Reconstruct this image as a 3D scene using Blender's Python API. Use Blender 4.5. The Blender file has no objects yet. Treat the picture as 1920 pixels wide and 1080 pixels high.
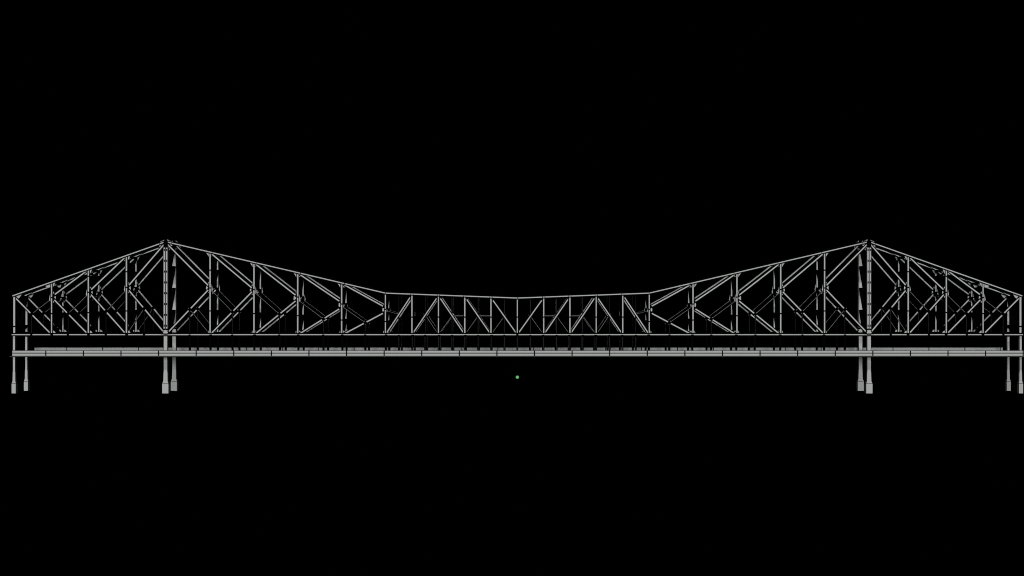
import bpy, bmesh, math
from mathutils import Vector

scene = bpy.context.scene
C = scene.collection
S = 925.0 / 2666.667          # metres per photo pixel in the plane of the front truss
Z0 = 68.4                     # height of the eye above the foot of the piers
CX = 970.0
W = 23.04                     # distance between the two trusses
DF = 9.9                      # how far the deck reaches out past each truss
SD = (925.0 - DF) / 2666.667  # metres per pixel in the plane of the deck's front edge

def X(px): return (px - CX) * S
def Z(py): return (540.0 - py) * S + Z0

# ------------------------------------------------------------------ materials
def paint(name, col, rough, var, scale, bump=0.0, streak=True):
    m = bpy.data.materials.new(name); m.use_nodes = True
    nt = m.node_tree; n = nt.nodes; l = nt.links
    b = n['Principled BSDF']; b.inputs['Roughness'].default_value = rough
    b.inputs['Specular IOR Level'].default_value = 0.15
    tc = n.new('ShaderNodeTexCoord'); mp = n.new('ShaderNodeMapping')
    mp.inputs['Scale'].default_value = (1, 1, 0.35 if streak else 1)
    no = n.new('ShaderNodeTexNoise'); no.inputs['Scale'].default_value = scale
    no.inputs['Detail'].default_value = 5
    mix = n.new('ShaderNodeMix'); mix.data_type = 'RGBA'
    mix.inputs[6].default_value = tuple(c * (1 - var) for c in col) + (1,)
    mix.inputs[7].default_value = tuple(min(1, c * (1 + var)) for c in col) + (1,)
    l.new(tc.outputs['Object'], mp.inputs['Vector']); l.new(mp.outputs[0], no.inputs['Vector'])
    l.new(no.outputs['Fac'], mix.inputs[0]); l.new(mix.outputs[2], b.inputs['Base Color'])
    if bump:
        bp = n.new('ShaderNodeBump'); bp.inputs['Strength'].default_value = bump
        bp.inputs['Distance'].default_value = 0.05
        l.new(no.outputs['Fac'], bp.inputs['Height']); l.new(bp.outputs[0], b.inputs['Normal'])
    return m

LIGHT = paint('pale_grey_steel_paint', (0.445, 0.452, 0.442), 0.75, 0.05, 0.6)
BLACK = paint('black_edges_and_side_shade', (0.0016, 0.0016, 0.0016), 0.9, 0.2, 1.0)  # edge outlines, plus shade painted on member sides and tops
SIDE = paint('charcoal_side_shade', (0.055, 0.057, 0.055), 0.85, 0.1, 0.6)  # shade of the leg and pier side faces, put into the colour
DIM = paint('mid_grey_parapet_paint', (0.285, 0.29, 0.285), 0.8, 0.05, 0.4)
TRIM = paint('dark_grey_deck_trim', (0.045, 0.048, 0.046), 0.8, 0.08, 0.4)
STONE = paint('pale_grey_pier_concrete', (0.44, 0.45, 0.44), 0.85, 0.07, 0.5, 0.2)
ROAD = paint('asphalt', (0.05, 0.05, 0.052), 0.9, 0.15, 0.8, 0.0, False)
for m_ in (BLACK,):
    m_.node_tree.nodes['Principled BSDF'].inputs['Specular IOR Level'].default_value = 0.0
GREEN = bpy.data.materials.new('green_marker_glow'); GREEN.use_nodes = True
_n = GREEN.node_tree.nodes; _b = _n['Principled BSDF']
_b.inputs['Base Color'].default_value = (0.03, 0.22, 0.06, 1)
_lw = _n.new('ShaderNodeTexNoise'); _lw.inputs['Scale'].default_value = 1.5
_rp = _n.new('ShaderNodeValToRGB')
_rp.color_ramp.elements[0].color = (0.11, 0.45, 0.15, 1)
_rp.color_ramp.elements[1].color = (0.13, 0.50, 0.18, 1)
GREEN.node_tree.links.new(_lw.outputs['Fac'], _rp.inputs[0])
GREEN.node_tree.links.new(_rp.outputs[0], _b.inputs['Emission Color'])
_b.inputs['Emission Strength'].default_value = 0.8  # added glow keeps the green marker dot flat in colour
PALE = paint('pale_parapet_paint', (0.50, 0.51, 0.50), 0.8, 0.04, 0.4)
MATS = [BLACK, LIGHT, SIDE, DIM, TRIM, STONE, ROAD, PALE]
IDX = {m.name: i for i, m in enumerate(MATS)}

# ------------------------------------------------------------------ mesh helpers
class MB:
    def __init__(s): s.bm = bmesh.new()
    def face_solid(s, pts, y0, y1, mat, matside=None):
        """prism with outline pts [(x,z)...] between depths y0 and y1"""
        a = [s.bm.verts.new((x, y0, z)) for x, z in pts]
        b = [s.bm.verts.new((x, y1, z)) for x, z in pts]
        fs = [s.bm.faces.new(a), s.bm.faces.new(list(reversed(b)))]
        for f in fs: f.material_index = IDX[mat.name]
        k = len(pts); ms = matside or mat
        for i in range(k):
            f = s.bm.faces.new((a[i], b[i], b[(i + 1) % k], a[(i + 1) % k]))
            f.material_index = IDX[ms.name]
    def box(s, x0, x1, y0, y1, z0, z1, mat, matside=None):
        s.face_solid([(x0, z0), (x1, z0), (x1, z1), (x0, z1)], y0, y1, mat, matside)
    def bar(s, p, q, w, d, lw=None, t0=0.0, t1=0.0, yc=0.0, proud=0.06, light=None):
        """black box member p->q (x,z), width w, depth d, pale cover plates of width lw front and back,
        stopping t0 / t1 metres short of the two ends"""
        p = Vector(p); q = Vector(q); u = (q - p); L = u.length; u /= L; n = Vector((-u.y, u.x))
        def quad(a, b, h): return [tuple(a - n * h), tuple(b - n * h), tuple(b + n * h), tuple(a + n * h)]
        s.face_solid(quad(p, q, w / 2), yc - d / 2, yc + d / 2, BLACK)
        if lw and lw > 0.01:
            m = light or LIGHT; lw *= 0.82
            a = p + u * t0; b = q - u * t1
            s.face_solid(quad(a, b, lw / 2), yc - d / 2 - proud, yc - d / 2 + 0.01, m)
            s.face_solid(quad(a, b, lw / 2), yc + d / 2 - 0.01, yc + d / 2 + proud, m)
    def tbar(s, x, w, y0, z0, y1, z1, h, mat=BLACK):
        """transverse member in the plane x, width w along x, height h"""
        a = Vector((y0, z0)); b = Vector((y1, z1)); u = (b - a).normalized(); n = Vector((-u.y, u.x)) * h / 2
        pr = [a - n, b - n, b + n, a + n]
        v0 = [s.bm.verts.new((x - w / 2, p.x, p.y)) for p in pr]
        v1 = [s.bm.verts.new((x + w / 2, p.x, p.y)) for p in pr]
        fs = [s.bm.faces.new(v0), s.bm.faces.new(list(reversed(v1)))]
        for i in range(4):
            fs.append(s.bm.faces.new((v0[i], v1[i], v1[(i + 1) % 4], v0[(i + 1) % 4])))
        for f in fs: f.material_index = IDX[mat.name]
    def gusset(s, pts, d, rim=0.24, front=LIGHT):
        s.face_solid(pts, -d / 2, d / 2, BLACK)
        cx = sum(p[0] for p in pts) / len(pts); cz = sum(p[1] for p in pts) / len(pts)
        r = max(math.hypot(p[0] - cx, p[1] - cz) for p in pts)
        k = max(0.3, 1 - rim / r)
        ins = [(cx + (x - cx) * k, cz + (z - cz) * k) for x, z in pts]
        s.face_solid(ins, -d / 2 - 0.03, -d / 2 + 0.01, front); s.face_solid(ins, d / 2 - 0.01, d / 2 + 0.03, front)
    def build(s, name, parent=None, loc=(0, 0, 0)):
        bmesh.ops.recalc_face_normals(s.bm, faces=s.bm.faces)
        me = bpy.data.meshes.new(name)
        used = sorted({f.material_index for f in s.bm.faces}); remap = {u: i for i, u in enumerate(used)}
        for f in s.bm.faces: f.material_index = remap[f.material_index]
        s.bm.to_mesh(me); s.bm.free()
        for u in used: me.materials.append(MATS[u])
        o = bpy.data.objects.new(name, me); C.objects.link(o); o.location = loc
        if parent: o.parent = parent
        return o

def empty(name, loc, label, cat, group=None):
    o = bpy.data.objects.new(name, None); C.objects.link(o); o.location = loc
    o.empty_display_size = 2
    o['label'] = label; o['category'] = cat
    if group: o['group'] = group
    return o

bridge = empty('truss_bridge', (0, 0, 0),
    'long pale grey steel cantilever truss bridge with two peaked towers and a hung deck', 'bridge')
near_parts = []
def P(mb, name, parent=None):
    o = mb.build(name, parent or bridge)
    if parent is None: near_parts.append(o)
    return o

# ------------------------------------------------------------------ truss data, in photo pixels, left half
TOP = [(23.5, 555.0), (311, 453.2), (723, 549.6), (970, 558.8)]
def chord(px):
    if px > 970: px = 1940 - px
    for (a, b), (c, d) in zip(TOP, TOP[1:]):
        if px <= c: return b + (d - b) * (px - a) / (c - a)
    return TOP[-1][1]
BOT = 627.4
# x, middle node y (None: no K node), side on which the K diagonals leave (+1 right), light width px, sway strut levels
POSTS = [
 (27.3, None, 0, 4.2, [612]),
 (97.3, 557.5, 1, 2.5, [558, 588]),
 (166.2, 548, 1, 2.8, [518, 548, 586]),
 (237.6, 539.6, 1, 3.0, [509.5, 539, 583]),
 (394.3, 539.2, -1, 2.9, [506.5, 540, 583]),
 (476.5, 543.5, -1, 2.9, [543, 588]),
 (558.5, 558.5, -1, 2.9, [557, 592]),
 (640.8, 571.5, -1, 2.9, [570, 600]),
 (722.8, 580.5, -1, 2.4, [580, 603]),
 (772.5, None, 0, 2.7, [594.5]),
 (822.2, None, 0, 2.3, [594.5]),
 (871.5, None, 0, 2.8, [594.5]),
 (920.6, None, 0, 2.6, [594.5]),
 (970.0, None, 0, 2.2, [594.5]),
]
MID = {round(p[0]): p[1] for p in POSTS}
T = 311.3
# diagonals: (x0,y0,x1,y1,light width)
def k(px): return chord(px) + 1.0
DIAGS = [
 (27.3, k(27) + 1.5, 97.3, BOT), 
 (97.3, 556.5, 166.2, k(166)), (97.3, 557, 166.2, BOT),
 (166.2, 548, 237.6, k(238)), (166.2, 547, 237.6, BOT),
 (237.6, 540, T, 454.5), (237.6, 539, T, BOT),
 (T, 455.0, 394.3, 538.8), (T, BOT, 394.3, 539.8),
 (394.3, k(394), 476.5, 543.2), (394.3, BOT, 476.5, 543.2),
 (476.5, k(476), 558.5, 556.5), (476.5, BOT + .5, 558.5, 561),
 (558.5, k(558), 640.8, 567.5), (558.5, BOT + .5, 640.8, 576.5),
 (640.8, k(641), 722.8, 576.5), (640.8, BOT + 1, 722.8, 585),
 (722.8, BOT, 772.5, k(772)), (772.5, BOT, 822.2, k(822)),
 (822.2, k(822), 871.5, BOT), (871.5, k(871), 920.6, BOT), (920.6, k(920), 970, BOT),
]
# sub nodes on a diagonal: diagonal index, x
SUBS = {0: 59.5, 2: 128, 4: 199, 6: 270.5, 8: 356, 10: 436, 12: 524, 14: 606.5, 16: 685,
        17: 748, 18: 797.5, 19: 847.5, 20: 896.5, 21: 945.5}
def on_diag(i, x):
    a, b, c, d = DIAGS[i]; return b + (d - b) * (x - a) / (c - a)
# thin struts from a sub node: diagonal index -> target px
STRUT = {0: (97.3, 560), 2: (166.2, 551), 4: (237.6, 543), 6: (237.6, BOT), 8: (394.3, BOT),
         10: (394.3, 542), 12: (476.5, 547), 14: (558.5, 562), 16: (640.8, 574), 17: (722.8, 582),
         18: (822.2, BOT), 19: (822.2, BOT), 20: (871.5, BOT), 21: (920.6, BOT)}

def mx(px, side): return px if side < 0 else 1940 - px
def pt(px, py, side): return (X(mx(px, side)), Z(py))

# ---- chords (each run between its bends is one part)
for side in (-1, 1):
    for (a, b), (c, d) in zip(TOP, TOP[1:]):
        mb = MB(); mb.bar(pt(a, b, side), pt(c, d, side), 5.8 * S, 1.7, 2.3 * S, 0.2, 0.2)
        if c == 311: # joint beside the apex
            mb.bar(pt(299.2, chord(299.2) - 2.4, side), pt(299.9, chord(299.9) + 2.4, side), 0.35, 1.95)
        if a == 311:
            mb.bar(pt(323.0, chord(323) - 2.4, side), pt(322.4, chord(322.4) + 2.4, side), 0.35, 1.95)
        tc = P(mb, 'top_chord')
        for q in POSTS[4:-1]:       # splice bands across the chord beside each post
            if a < q[0] - .5 <= c:
                xs = q[0] + (5.5 if q[0] < 723 else 2.2)
                for xx in ([xs] if q[0] < 700 else ([xs, xs - 4.4] if q[0] > 725 else [])):
                    mb = MB(); mb.bar(pt(xx, chord(xx) - (2.2 if q[0] < 725 else (2.0 if xx == xs and q[0] > 850 else .6)), side), pt(xx, chord(xx) + 2.4, side), 0.4, 1.95)
                    P(mb, 'splice_band', tc)
mb = MB(); mb.bar((X(22.8), Z(BOT)), (X(1917.2), Z(BOT)), 6.8 * S, 1.6, 2.3 * S)
bottom = P(mb, 'bottom_chord')
# joint plates covering the bottom chord at each node
nodes = [p[0] for p in POSTS[1:-1]]
subs = list(SUBS.values())
for side in (-1, 1):
    for px in nodes + subs:
        main = px in nodes
        hw = 1.9 if main else 1.4
        mb = MB(); off = 0.5 if main else 0.0
        if px > 311 and main: off = 1.2
        ct = 2.6 if px < 311 else (0.5 if px < 735 else -0.2)
        mb.face_solid([pt(px - hw + off - 1.0, BOT + 1.0 - ct * .5, side), pt(px - hw + off, BOT - ct, side), pt(px + hw + off, BOT - ct, side),
                       pt(px + hw + off + 1.0, BOT + 1.0 - ct * .5, side), pt(px + hw + off, BOT + 2.9, side), pt(px - hw + off, BOT + 2.9, side)], -0.92, 0.92, BLACK)
        P(mb, 'chord_joint_plate', bottom)
mb = MB()
mb.face_solid([pt(970 - 2.2, BOT - 2.4, -1), pt(970 + 2.2, BOT - 2.4, -1), pt(970 + 2.2, BOT + 2.8, -1), pt(970 - 2.2, BOT + 2.8, -1)], -0.92, 0.92, BLACK)
P(mb, 'chord_joint_plate', bottom)

# ---- posts with gussets
for side in (-1, 1):
    for (px, mid, ks, lw, lev) in POSTS:
        if px == 970.0 and side > 0: continue
        end = px < 30
        top = chord(px)
        mb = MB()
        mb.bar(pt(px, top + 1.5, side), pt(px, BOT - .5, side), (lw + 2.6) * S, 1.25, lw * S, 1.3 * S, 2.2 * S)
        name = 'end_post' if end else 'vertical_post'
        post = P(mb, name)
        sg = 1 if ks >= 0 else -1
        # top gusset
        mb = MB()
        if end:
            poly = [(0, 2), (15, -3.2), (10, 4), (4, 9), (1.5, 10), (0, 10)]
            mb.gusset([pt(px + a, top + b, side) for a, b in poly], 0.8)
        elif px < 700:
            if px < 311: q = [(9, chord(px + 9) - top), (-13, chord(px - 13) - top + 2), (-9, chord(px - 9) - top + 7), (-3, 10), (3, 9), (5, 5)]
            else: q = [(-10, chord(px - 10) - top + 1), (13, chord(px + 13) - top + 1.5), (10, chord(px + 10) - top + 6.5), (3, 8), (-3, 9), (-5, 5)]
            mb.gusset([pt(px + a, top + b, side) for a, b in q], 0.85)
        else:
            q = [(-4.5, 0), (4.5, 0), (4.5, 5), (2.2, 9), (-2.2, 9), (-4.5, 5)]
            mb.gusset([pt(px + a, top + b, side) for a, b in q], 1.3, front=BLACK)
        P(mb, 'top_gusset', post)
        # middle gusset
        if mid:
            mb = MB()
            big = 1.0 if px < 600 else 0.75
            s = sg
            q = [(0, -12), (3.4, -11), (7.6, -4), (8.2, 3), (4, 10), (0, 12), (-3.2, 8), (-5.2, 4.5), (-3.2, -6), (-2.2, -12)]
            mb.gusset([pt(px + a * s * big, mid + b * big, side) for a, b in q], 0.8)
            P(mb, 'middle_gusset', post)
        # bottom gusset
        if not end:
            mb = MB(); h = 8 if px < 725 else 7.5
            q = [(-6.5, -.5), (-4.8, -h), (4.8, -h), (8, -5), (9, -.5)] if px < 725 else [(-3.5, 0), (-3.5, -h), (3.5, -h), (3.5, 0)]
            mb.gusset([pt(px + a, BOT + b, side) for a, b in q], 0.85 if px < 725 else 1.3, rim=0.75, front=LIGHT if px < 725 else BLACK)
            P(mb, 'bottom_gusset', post)

# ---- tower legs above the chord
def tower_leg(side):
    mb = MB(); c = T
    x0, x1 = X(mx(c, side)) - 4.2 * S, X(mx(c, side)) + 4.2 * S
    mb.box(X(mx(c, side)) - 3.9 * S, X(mx(c, side)) + 3.9 * S, -1.35, 1.35, Z(BOT), Z(452), BLACK, SIDE)
    for s in (-1, 1):
        a = X(mx(c, side)) + s * 0.75 * S; b = X(mx(c, side)) + s * 3.55 * S
        lo, hi = min(a, b), max(a, b)
        mb.box(lo, hi, -1.43, -1.34, Z(616.5), Z(464.5), LIGHT)
    mb.box(X(mx(c, side)) - 3.6 * S, X(mx(c, side)) + 3.6 * S, 1.34, 1.43, Z(616.5), Z(464.5), LIGHT)
    # black corner angles
    for s in (-1, 1):
        xe = X(mx(c, side)) + s * 3.9 * S
        mb.box(xe - 0.12, xe + 0.12, -1.4, -1.2, Z(BOT - 1), Z(463), BLACK)
        mb.box(xe - 0.1, xe + 0.1, 1.2, 1.4, Z(BOT - 1), Z(463), BLACK)
    leg = P(mb, 'tower_leg')
    mb = MB()
    for i in range(8):
        y = 468.8 + 20.25 * i
        for s in (-1, 1):
            xc = X(mx(c, side)) + s * 2.05 * S
            mb.box(xc - 0.95 * S, xc + 0.95 * S, -1.5, -1.36, Z(y + 2), Z(y - 2), BLACK)
    P(mb, 'tie_plate', leg)
    # saddle plates at the apex
    mb = MB()
    q = [(-13, 7.5), (-9, 1.5), (-3, -3.5), (3, -3.5), (9, -1), (14, 4), (12, 9), (4, 14), (-4, 14), (-12, 12.5)]
    mb.gusset([pt(c + a, 453 + b - 1, side) for a, b in q], 0.9)
    mb.box(X(mx(c, side)) - 2.5 * S, X(mx(c, side)) + 2.5 * S, -1.6, 1.6, Z(464), Z(448.9), BLACK)
    P(mb, 'apex_plate', leg)
    # slim weather plates above the chord on either side of the apex
    mb = MB()
    mb.bar(pt(301.5, chord(301.5) - 3.3, side), pt(308.4, chord(308.4) - 3.3, side), 2.4 * S, 1.3, 1.2 * S)
    mb.bar(pt(313.8, chord(313.8) - 3.4, side), pt(320.5, chord(320.5) - 2.9, side), 2.4 * S, 1.3, 1.1 * S)
    P(mb, 'apex_rail', leg)
    # star shaped foot gusset
    mb = MB()
    q = [(-9, -1), (-8.5, -5), (-5.5, -6), (-4.5, -11.5), (4.5, -11.5), (5.5, -6), (8.5, -5), (9, -1)]
    mb.face_solid([pt(c + a, BOT + b, side) for a, b in q], -1.44, 1.44, BLACK)
    q = [(-3.6, -2.4), (-4.6, -4.0), (-3.4, -5.6), (-4.0, -8.6), (-2.0, -8.0), (0, -9.2), (2.0, -8.0), (4.0, -8.6), (3.4, -5.6), (4.6, -4.0), (3.6, -2.4)]
    mb.face_solid([pt(c + a, BOT + b, side) for a, b in q], -1.5, 1.5, LIGHT, BLACK)
    P(mb, 'foot_gusset', leg)
tower_leg(-1); tower_leg(1)

# ---- diagonals and their splice plates
for side in (-1, 1):
    for i, (a, b, c, d) in enumerate(DIAGS):
        L = math.hypot(c - a, d - b)
        lw = 2.75 if i < 17 else 2.45
        t = 4.5
        u0 = 7.5 if (a in (97.3, 166.2, 237.6)) else t
        u1 = 5.5 if (c < 725 and c > 311.5) else t + 1.0
        if abs(c - T) < .1 or abs(a - T) < .1: u0 = max(u0, 5.5); u1 = max(u1, 5.5)
        mb = MB(); mb.bar(pt(a, b, side), pt(c, d, side), (lw + 3.3) * S, 1.05, lw * S, u0 * S, u1 * S)
        dg = P(mb, 'diagonal')
        if i in SUBS:
            x = SUBS[i]; y = on_diag(i, x)
            mb = MB()
            r = 2.1 if i < 17 else 1.6
            ux, uy = (c - a) / L, (d - b) / L
            q = [(-r * 1.1 * ux - r * uy, -r * 1.1 * uy + r * ux), (r * 1.1 * ux - r * uy, r * 1.1 * uy + r * ux),
                 (r * 1.6 * ux, r * 1.6 * uy), (r * 1.1 * ux + r * uy, r * 1.1 * uy - r * ux),
                 (-r * 1.1 * ux + r * uy, -r * 1.1 * uy - r * ux), (-r * 1.6 * ux, -r * 1.6 * uy)]
            dep = 0.62 if i < 17 else 0.5
            mb.face_solid([pt(x + p, y + q_, side) for p, q_ in q], -dep, dep, BLACK)
            for s in ((-1, 1) if i > 7 else ()):   # small pale corner plates
                e = [(s * (-r - .2) * uy - 1.6, s * (r + .2) * ux - 1.2), (s * (-r - .2) * uy + 1.4, s * (r + .2) * ux - .6), (s * (-r - .2) * uy - .2, s * (r + .2) * ux + 2.0)]
                mb.face_solid([pt(x + p, y + q_, side) for p, q_ in e], -0.40, 0.40, LIGHT, BLACK)
            P(mb, 'splice_plate', dg)

# ---- thin sub struts and sub posts
for side in (-1, 1):
    for i, (tx, ty) in STRUT.items():
        x = SUBS[i]; y = on_diag(i, x)
        mb = MB(); mb.bar(pt(x, y, side), pt(tx, ty, side), 2.6 * S, 0.6, 0.30 * S, 4 * S, 4 * S, light=LIGHT if i != 17 else DIM)
        P(mb, 'thin_strut')
        mb = MB()
        mb.bar(pt(x, y if i < 17 else chord(x) + 1, side), pt(x, BOT - 1, side), 2.4 * S, 0.5, (0.04 if i < 19 else 0.085) * S, 3 * S, 3 * S, light=DIM)
        P(mb, 'sub_post')
        if i in (19, 20):
            tx2 = {19: 871.5, 20: 920.6}[i]
            mb = MB(); mb.bar(pt(x + 2.5, 592.3, side), pt(tx2, 592.3, side), 2.2 * S, 0.5, 0.42 * S, 0, 1.6 * S)
            P(mb, 'level_strut')

# ---- hangers from the bottom chord to the deck
DECK_TOP = (540 - 657.2) * SD + Z0
for side in (-1, 1):
    for px in [394.8, 477, 559.5, 642, 723.5, 773, 822.5, 871.5, 920.8, 970.0] + [356, 436, 525, 606.5, 685, 748, 797, 847.3, 896.5, 945.7]:
        if px == 970.0 and side > 0: continue
        mb = MB(); mb.bar(pt(px, BOT, side), (X(mx(px, side)), DECK_TOP - 2.2), 3.9 * S, 0.9, (0.0 if px < 740 else 0.085) * S, 1.6, 1.5, light=DIM)
        P(mb, 'hanger')

# ---- everything built so far is the front truss: the rear truss is a copy of each part and sub-part
for o in list(near_parts):
    c = o.copy(); C.objects.link(c); c.parent = bridge; c.location.y += W
    if o.name.startswith('tower_leg'):      # the rear legs stand back to back with the front ones
        c.rotation_euler.z = math.pi; c.location.x += 2 * X(mx(T, -1 if o.data.vertices[0].co.x < 0 else 1))
    for g in o.children:
        d = g.copy(); C.objects.link(d); d.parent = c

# ------------------------------------------------------------------ cross frames between the two trusses
for side in (-1, 1):
    for (px, mid, ks, lw, lev) in POSTS:
        if px == 970.0 and side > 0: continue
        x = X(mx(px, side)); w = (lw + 0.6) * S
        levels = [chord(px) + 3] + lev
        for j, y in enumerate(levels):
            mb = MB(); h = 0.85 if j else 1.3
            e = -0.74 if j else 0.3
            mb.tbar(x, w if j else w, e, Z(y), W - e, Z(y), h); P2 = mb.build('sway_strut', bridge)
        levels.append(BOT - 2.5)
        wb = (lw + (1.4 if px < 725 else 2.6)) * S
        for y0, y1 in zip(levels, levels[1:]):
            mb = MB(); r = 0.5
            mb.tbar(x, wb, 0.7, Z(y0) - r, W / 2, Z(y1) + r * .5, 0.7)
            mb.tbar(x, wb, W - 0.7, Z(y0) - r, W / 2, Z(y1) + r * .5, 0.7)
            mb.build('sway_brace', bridge)
    # tower portal frame
    x = X(mx(T, side))
    zl = [Z(458.5), Z(499.6), Z(541.0), Z(583.2)]
    for z in zl:
        mb = MB(); mb.tbar(x, 6.6 * S, 0.9, z, W - 0.9, z, 1.0); mb.build('portal_strut', bridge)
    zl.append(Z(625))
    for z0, z1 in zip(zl, zl[1:]):
        mb = MB()
        mb.tbar(x, 5.9 * S, 1.2, z0 - 0.3, W / 2, z1 + 0.2, 1.1)
        mb.tbar(x, 5.9 * S, W - 1.2, z0 - 0.3, W / 2, z1 + 0.2, 1.1)
        mb.build('portal_brace', bridge)
# lateral bracing in the planes of the chords
allx = [p[0] for p in POSTS[:4]] + [T] + [p[0] for p in POSTS[4:]]
for side in (-1, 1):
    for a, b in zip(allx, allx[1:]):
        mb = MB()
        for (ya, yb) in ((0.4, W - 0.4), (W - 0.4, 0.4)):
            for (za, zb) in ((Z(chord(a)), Z(chord(b))),):
                p = Vector((X(mx(a, side)), ya, za)); q = Vector((X(mx(b, side)), yb, zb))
                u = (q - p).normalized(); n1 = u.cross(Vector((0, 0, 1))).normalized() * 0.2; n2 = u.cross(n1).normalized() * 0.15
                if yb < ya: n2s = Vector((0, 0, -0.4))
                else: n2s = Vector((0, 0, 0))
                v = [mb.bm.verts.new(c_ + s1 * n1 + s2 * n2 + n2s) for c_ in (p, q) for s1, s2 in ((-1, -1), (1, -1), (1, 1), (-1, 1))]
                for f in ((0, 1, 2, 3), (7, 6, 5, 4), (0, 4, 5, 1), (1, 5, 6, 2), (2, 6, 7, 3), (3, 7, 4, 0)):
                    mb.bm.faces.new([v[i_] for i_ in f]).material_index = 0
        mb.build('lateral_brace', bridge)

# ------------------------------------------------------------------ deck
YF = -DF; YB = W + DF
def zd(py): return (540 - py) * SD + Z0
XL = (23.0 - CX) * SD; XR = (1922.0 - CX) * SD
mb = MB()
mb.box(XL + .05, XR - .05, YF + 0.3, YB - 0.5, zd(667.4), zd(664.3), ROAD)
deck = mb.build('deck', bridge)
mb = MB()
mb.box(XL, XR, YF, YF + 0.3, zd(667.5), zd(657.0), BLACK)
fg = mb.build('edge_girder', bridge)
joints = [15.5 + 70.48 * i for i in range(0, 28)]
js = [23.0 - 1.0] + [j for j in joints if 30 < j < 1921]
js.append(1923.0)
for a, b in zip(js, js[1:]):
    x0 = (a + 1.15 - CX) * SD; x1 = (b - 1.15 - CX) * SD
    if x1 - x0 < 0.2: continue
    mb = MB()
    mb.box(x0, x1, YF - 0.08, YF + 0.02, zd(661.3), zd(657.7), LIGHT, BLACK)
    mb.box(x0, x1, YF - 0.08, YF + 0.02, zd(667.0), zd(662.95), LIGHT, BLACK)
    mb.build('girder_panel', fg)
mb = MB()
mb.box((18.0 - CX) * SD, XR, YF - 0.02, YB, zd(669.3), zd(667.7), TRIM)
mb.build('deck_soffit_flange', bridge)
# rear parapet
mb = MB(); mb.box(XL, XR, YB - 0.35, YB, zd(667.5), zd(657.0), BLACK)
rp = mb.build('rear_parapet', bridge)
for a, b in zip(js, js[1:]):
    x0 = (a + 0.9 - CX) * SD; x1 = (b - 0.9 - CX) * SD
    if a < 23: x0 = XL
    if b > 1922: x1 = XR
    if x1 - x0 < 0.2: continue
    mb = MB(); mb.box(x0, x1, YB - 0.42, YB - 0.34, zd(664), zd(657.05), PALE, BLACK)
    mb.build('parapet_panel', rp)

# ------------------------------------------------------------------ piers
def pier(px, yc, tower, label, group):
    x = X(px); sgn = -1 if px < CX else 1
    t = empty('bridge_pier', (x, yc, 0), label, 'pier', group)
    hw = 3.45 * S if tower else 2.15 * S
    d = 1.4 if tower else 1.1
    fw = 6.1 * S if tower else 4.1 * S
    fd = 2.0 if tower else 1.7
    f0, f1 = Z(718.5), Z(715)
    mb = MB()
    def ring(z, w, dd): return [mb.bm.verts.new((sx * w, sy * dd, z)) for sx, sy in ((-1, -1), (1, -1), (1, 1), (-1, 1))]
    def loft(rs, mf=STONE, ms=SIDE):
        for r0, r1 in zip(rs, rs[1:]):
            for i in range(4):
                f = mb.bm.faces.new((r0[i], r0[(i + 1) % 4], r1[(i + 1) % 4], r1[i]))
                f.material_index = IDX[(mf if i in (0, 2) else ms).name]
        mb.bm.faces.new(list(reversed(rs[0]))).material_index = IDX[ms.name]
        mb.bm.faces.new(rs[-1]).material_index = IDX['black_edges_and_side_shade']
    loft([ring(f1 - .1, hw * 1.16, d * 1.1), ring(Z(700), hw * 1.05, d), ring(Z(695), hw, d), ring(Z(630.6), hw, d)])
    sh = mb.build('shaft', t)
    # dark corner strips on the shaft
    mb = MB()
    for s in (-1, 1):
        mb.box(s * hw * 1.03 - 0.1, s * hw * 1.03 + 0.1, -d - 0.05, -d + 0.2, Z(697), Z(630.6), BLACK)
    if not tower: mb.box(-hw * 1.02, hw * 1.02, -d - 0.04, -d + .1, Z(634.2), Z(633.2), BLACK)
    mb.build('corner_strip', sh)
    mb = MB()
    loft([ring(f0 - 0.05, fw * .93, fd * .93), ring(f1, hw * 1.25, d * 1.15)])
    cap = mb.build('footing_cap', t)
    mb = MB()
    loft([ring(0, fw, fd), ring(f0 - .25, fw, fd)])
    ft = mb.build('footing', t)
    mb = MB(); mb.box(-fw - .02, fw + .02, -fd - .03, fd + .03, f0 - .3, f0 - .02, BLACK)
    for s in (-1, 1): mb.box(s * fw - .1, s * fw + .1, -fd - .04, -fd + .2, 0.02, f0 - .3, BLACK)
    mb.build('footing_edge', ft)
    return t
G1 = 'stout piers under the towers'; G2 = 'slim piers under the ends'
pier(T, 0, True, 'stout grey pier with block footing under left tower, front truss side', G1)
pier(T, W, True, 'stout shaded pier just behind the front pier of the left tower', G1)
pier(1940 - T, 0, True, 'stout grey pier with block footing under right tower, front truss side', G1)
pier(1940 - T, W, True, 'stout shaded pier just behind the front pier of the right tower', G1)
pier(27.3, 0, False, 'slim grey pier at the far left end of the bridge, front side', G2)
pier(27.3, W, False, 'slim grey pier behind the front one at the left end of the bridge', G2)
pier(1940 - 27.3, 0, False, 'slim grey pier cut by the right edge, right end of bridge, front side', G2)
pier(1940 - 27.3, W, False, 'slim grey pier behind the front one at the right end of the bridge', G2)

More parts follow.
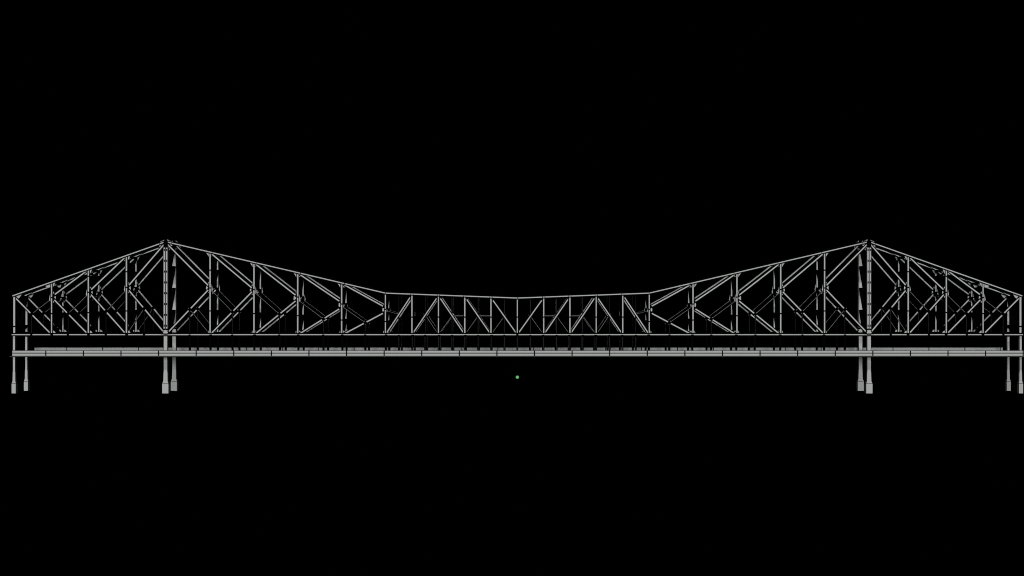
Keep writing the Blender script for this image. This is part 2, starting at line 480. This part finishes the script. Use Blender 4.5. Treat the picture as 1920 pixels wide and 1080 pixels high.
# ------------------------------------------------------------------ green marker dot below midspan, glow added for a flat colour
gy = W / 2; sg = (925 + gy) / 2666.667; gz = (540 - 707.2) * sg + Z0
marker = empty('green_marker', (0, gy, gz), 'tiny round green marker dot with added glow below the middle of the deck', 'marker')
bm = bmesh.new(); bmesh.ops.create_uvsphere(bm, u_segments=32, v_segments=20, radius=2.95 * sg)
me = bpy.data.meshes.new('globe'); bm.to_mesh(me); bm.free(); me.materials.append(GREEN)
for p in me.polygons: p.use_smooth = True
g = bpy.data.objects.new('globe', me); C.objects.link(g); g.parent = marker
mb = MB(); mb.box(-0.07, 0.07, -0.07, 0.07, 2.9 * sg, zd(669.4) - gz, BLACK); mb.build('stem', marker)

# ------------------------------------------------------------------ light, world, camera
w = bpy.data.worlds.new('World'); scene.world = w; w.use_nodes = True
w.node_tree.nodes['Background'].inputs[0].default_value = (0, 0, 0, 1)
w.node_tree.nodes['Background'].inputs[1].default_value = 0.0
def sun(name, d, strength, ang, col=(1, 1, 1)):
    l = bpy.data.lights.new(name, 'SUN'); l.energy = strength; l.angle = math.radians(ang); l.color = col
    o = bpy.data.objects.new(name, l); C.objects.link(o)
    o.rotation_euler = Vector(d).normalized().to_track_quat('-Z', 'Y').to_euler()
el, az = math.radians(43), math.radians(24)
sun('key_light', (math.sin(az) * math.cos(el), math.cos(az) * math.cos(el), -math.sin(el)), 1.05, 0.5, (1, 1, 0.99))
sun('front_fill_light', (0.36, 1, -0.15), 0.96, 20, (0.99, 1.0, 1.0))
sun('second_fill_light', (-0.36, 1, -0.15), 0.96, 20, (0.99, 1.0, 1.0))

cam = bpy.data.cameras.new('camera'); co = bpy.data.objects.new('camera', cam); C.objects.link(co)
co.location = (0, -925, Z0); co.rotation_euler = (math.radians(90), 0, 0)
cam.lens = 50; cam.sensor_width = 36; cam.shift_x = -10.0 / 1920; cam.clip_start = 1; cam.clip_end = 5000
scene.camera = co
scene.render.engine = 'CYCLES'
scene.render.resolution_x = 1024; scene.render.resolution_y = 576
scene.cycles.pixel_filter_type = 'BLACKMAN_HARRIS'; scene.cycles.filter_width = 1.0
vs = scene.view_settings; vs.view_transform = 'Standard'; vs.look = 'None'; vs.exposure = 0; vs.gamma = 1
vs.use_curve_mapping = False
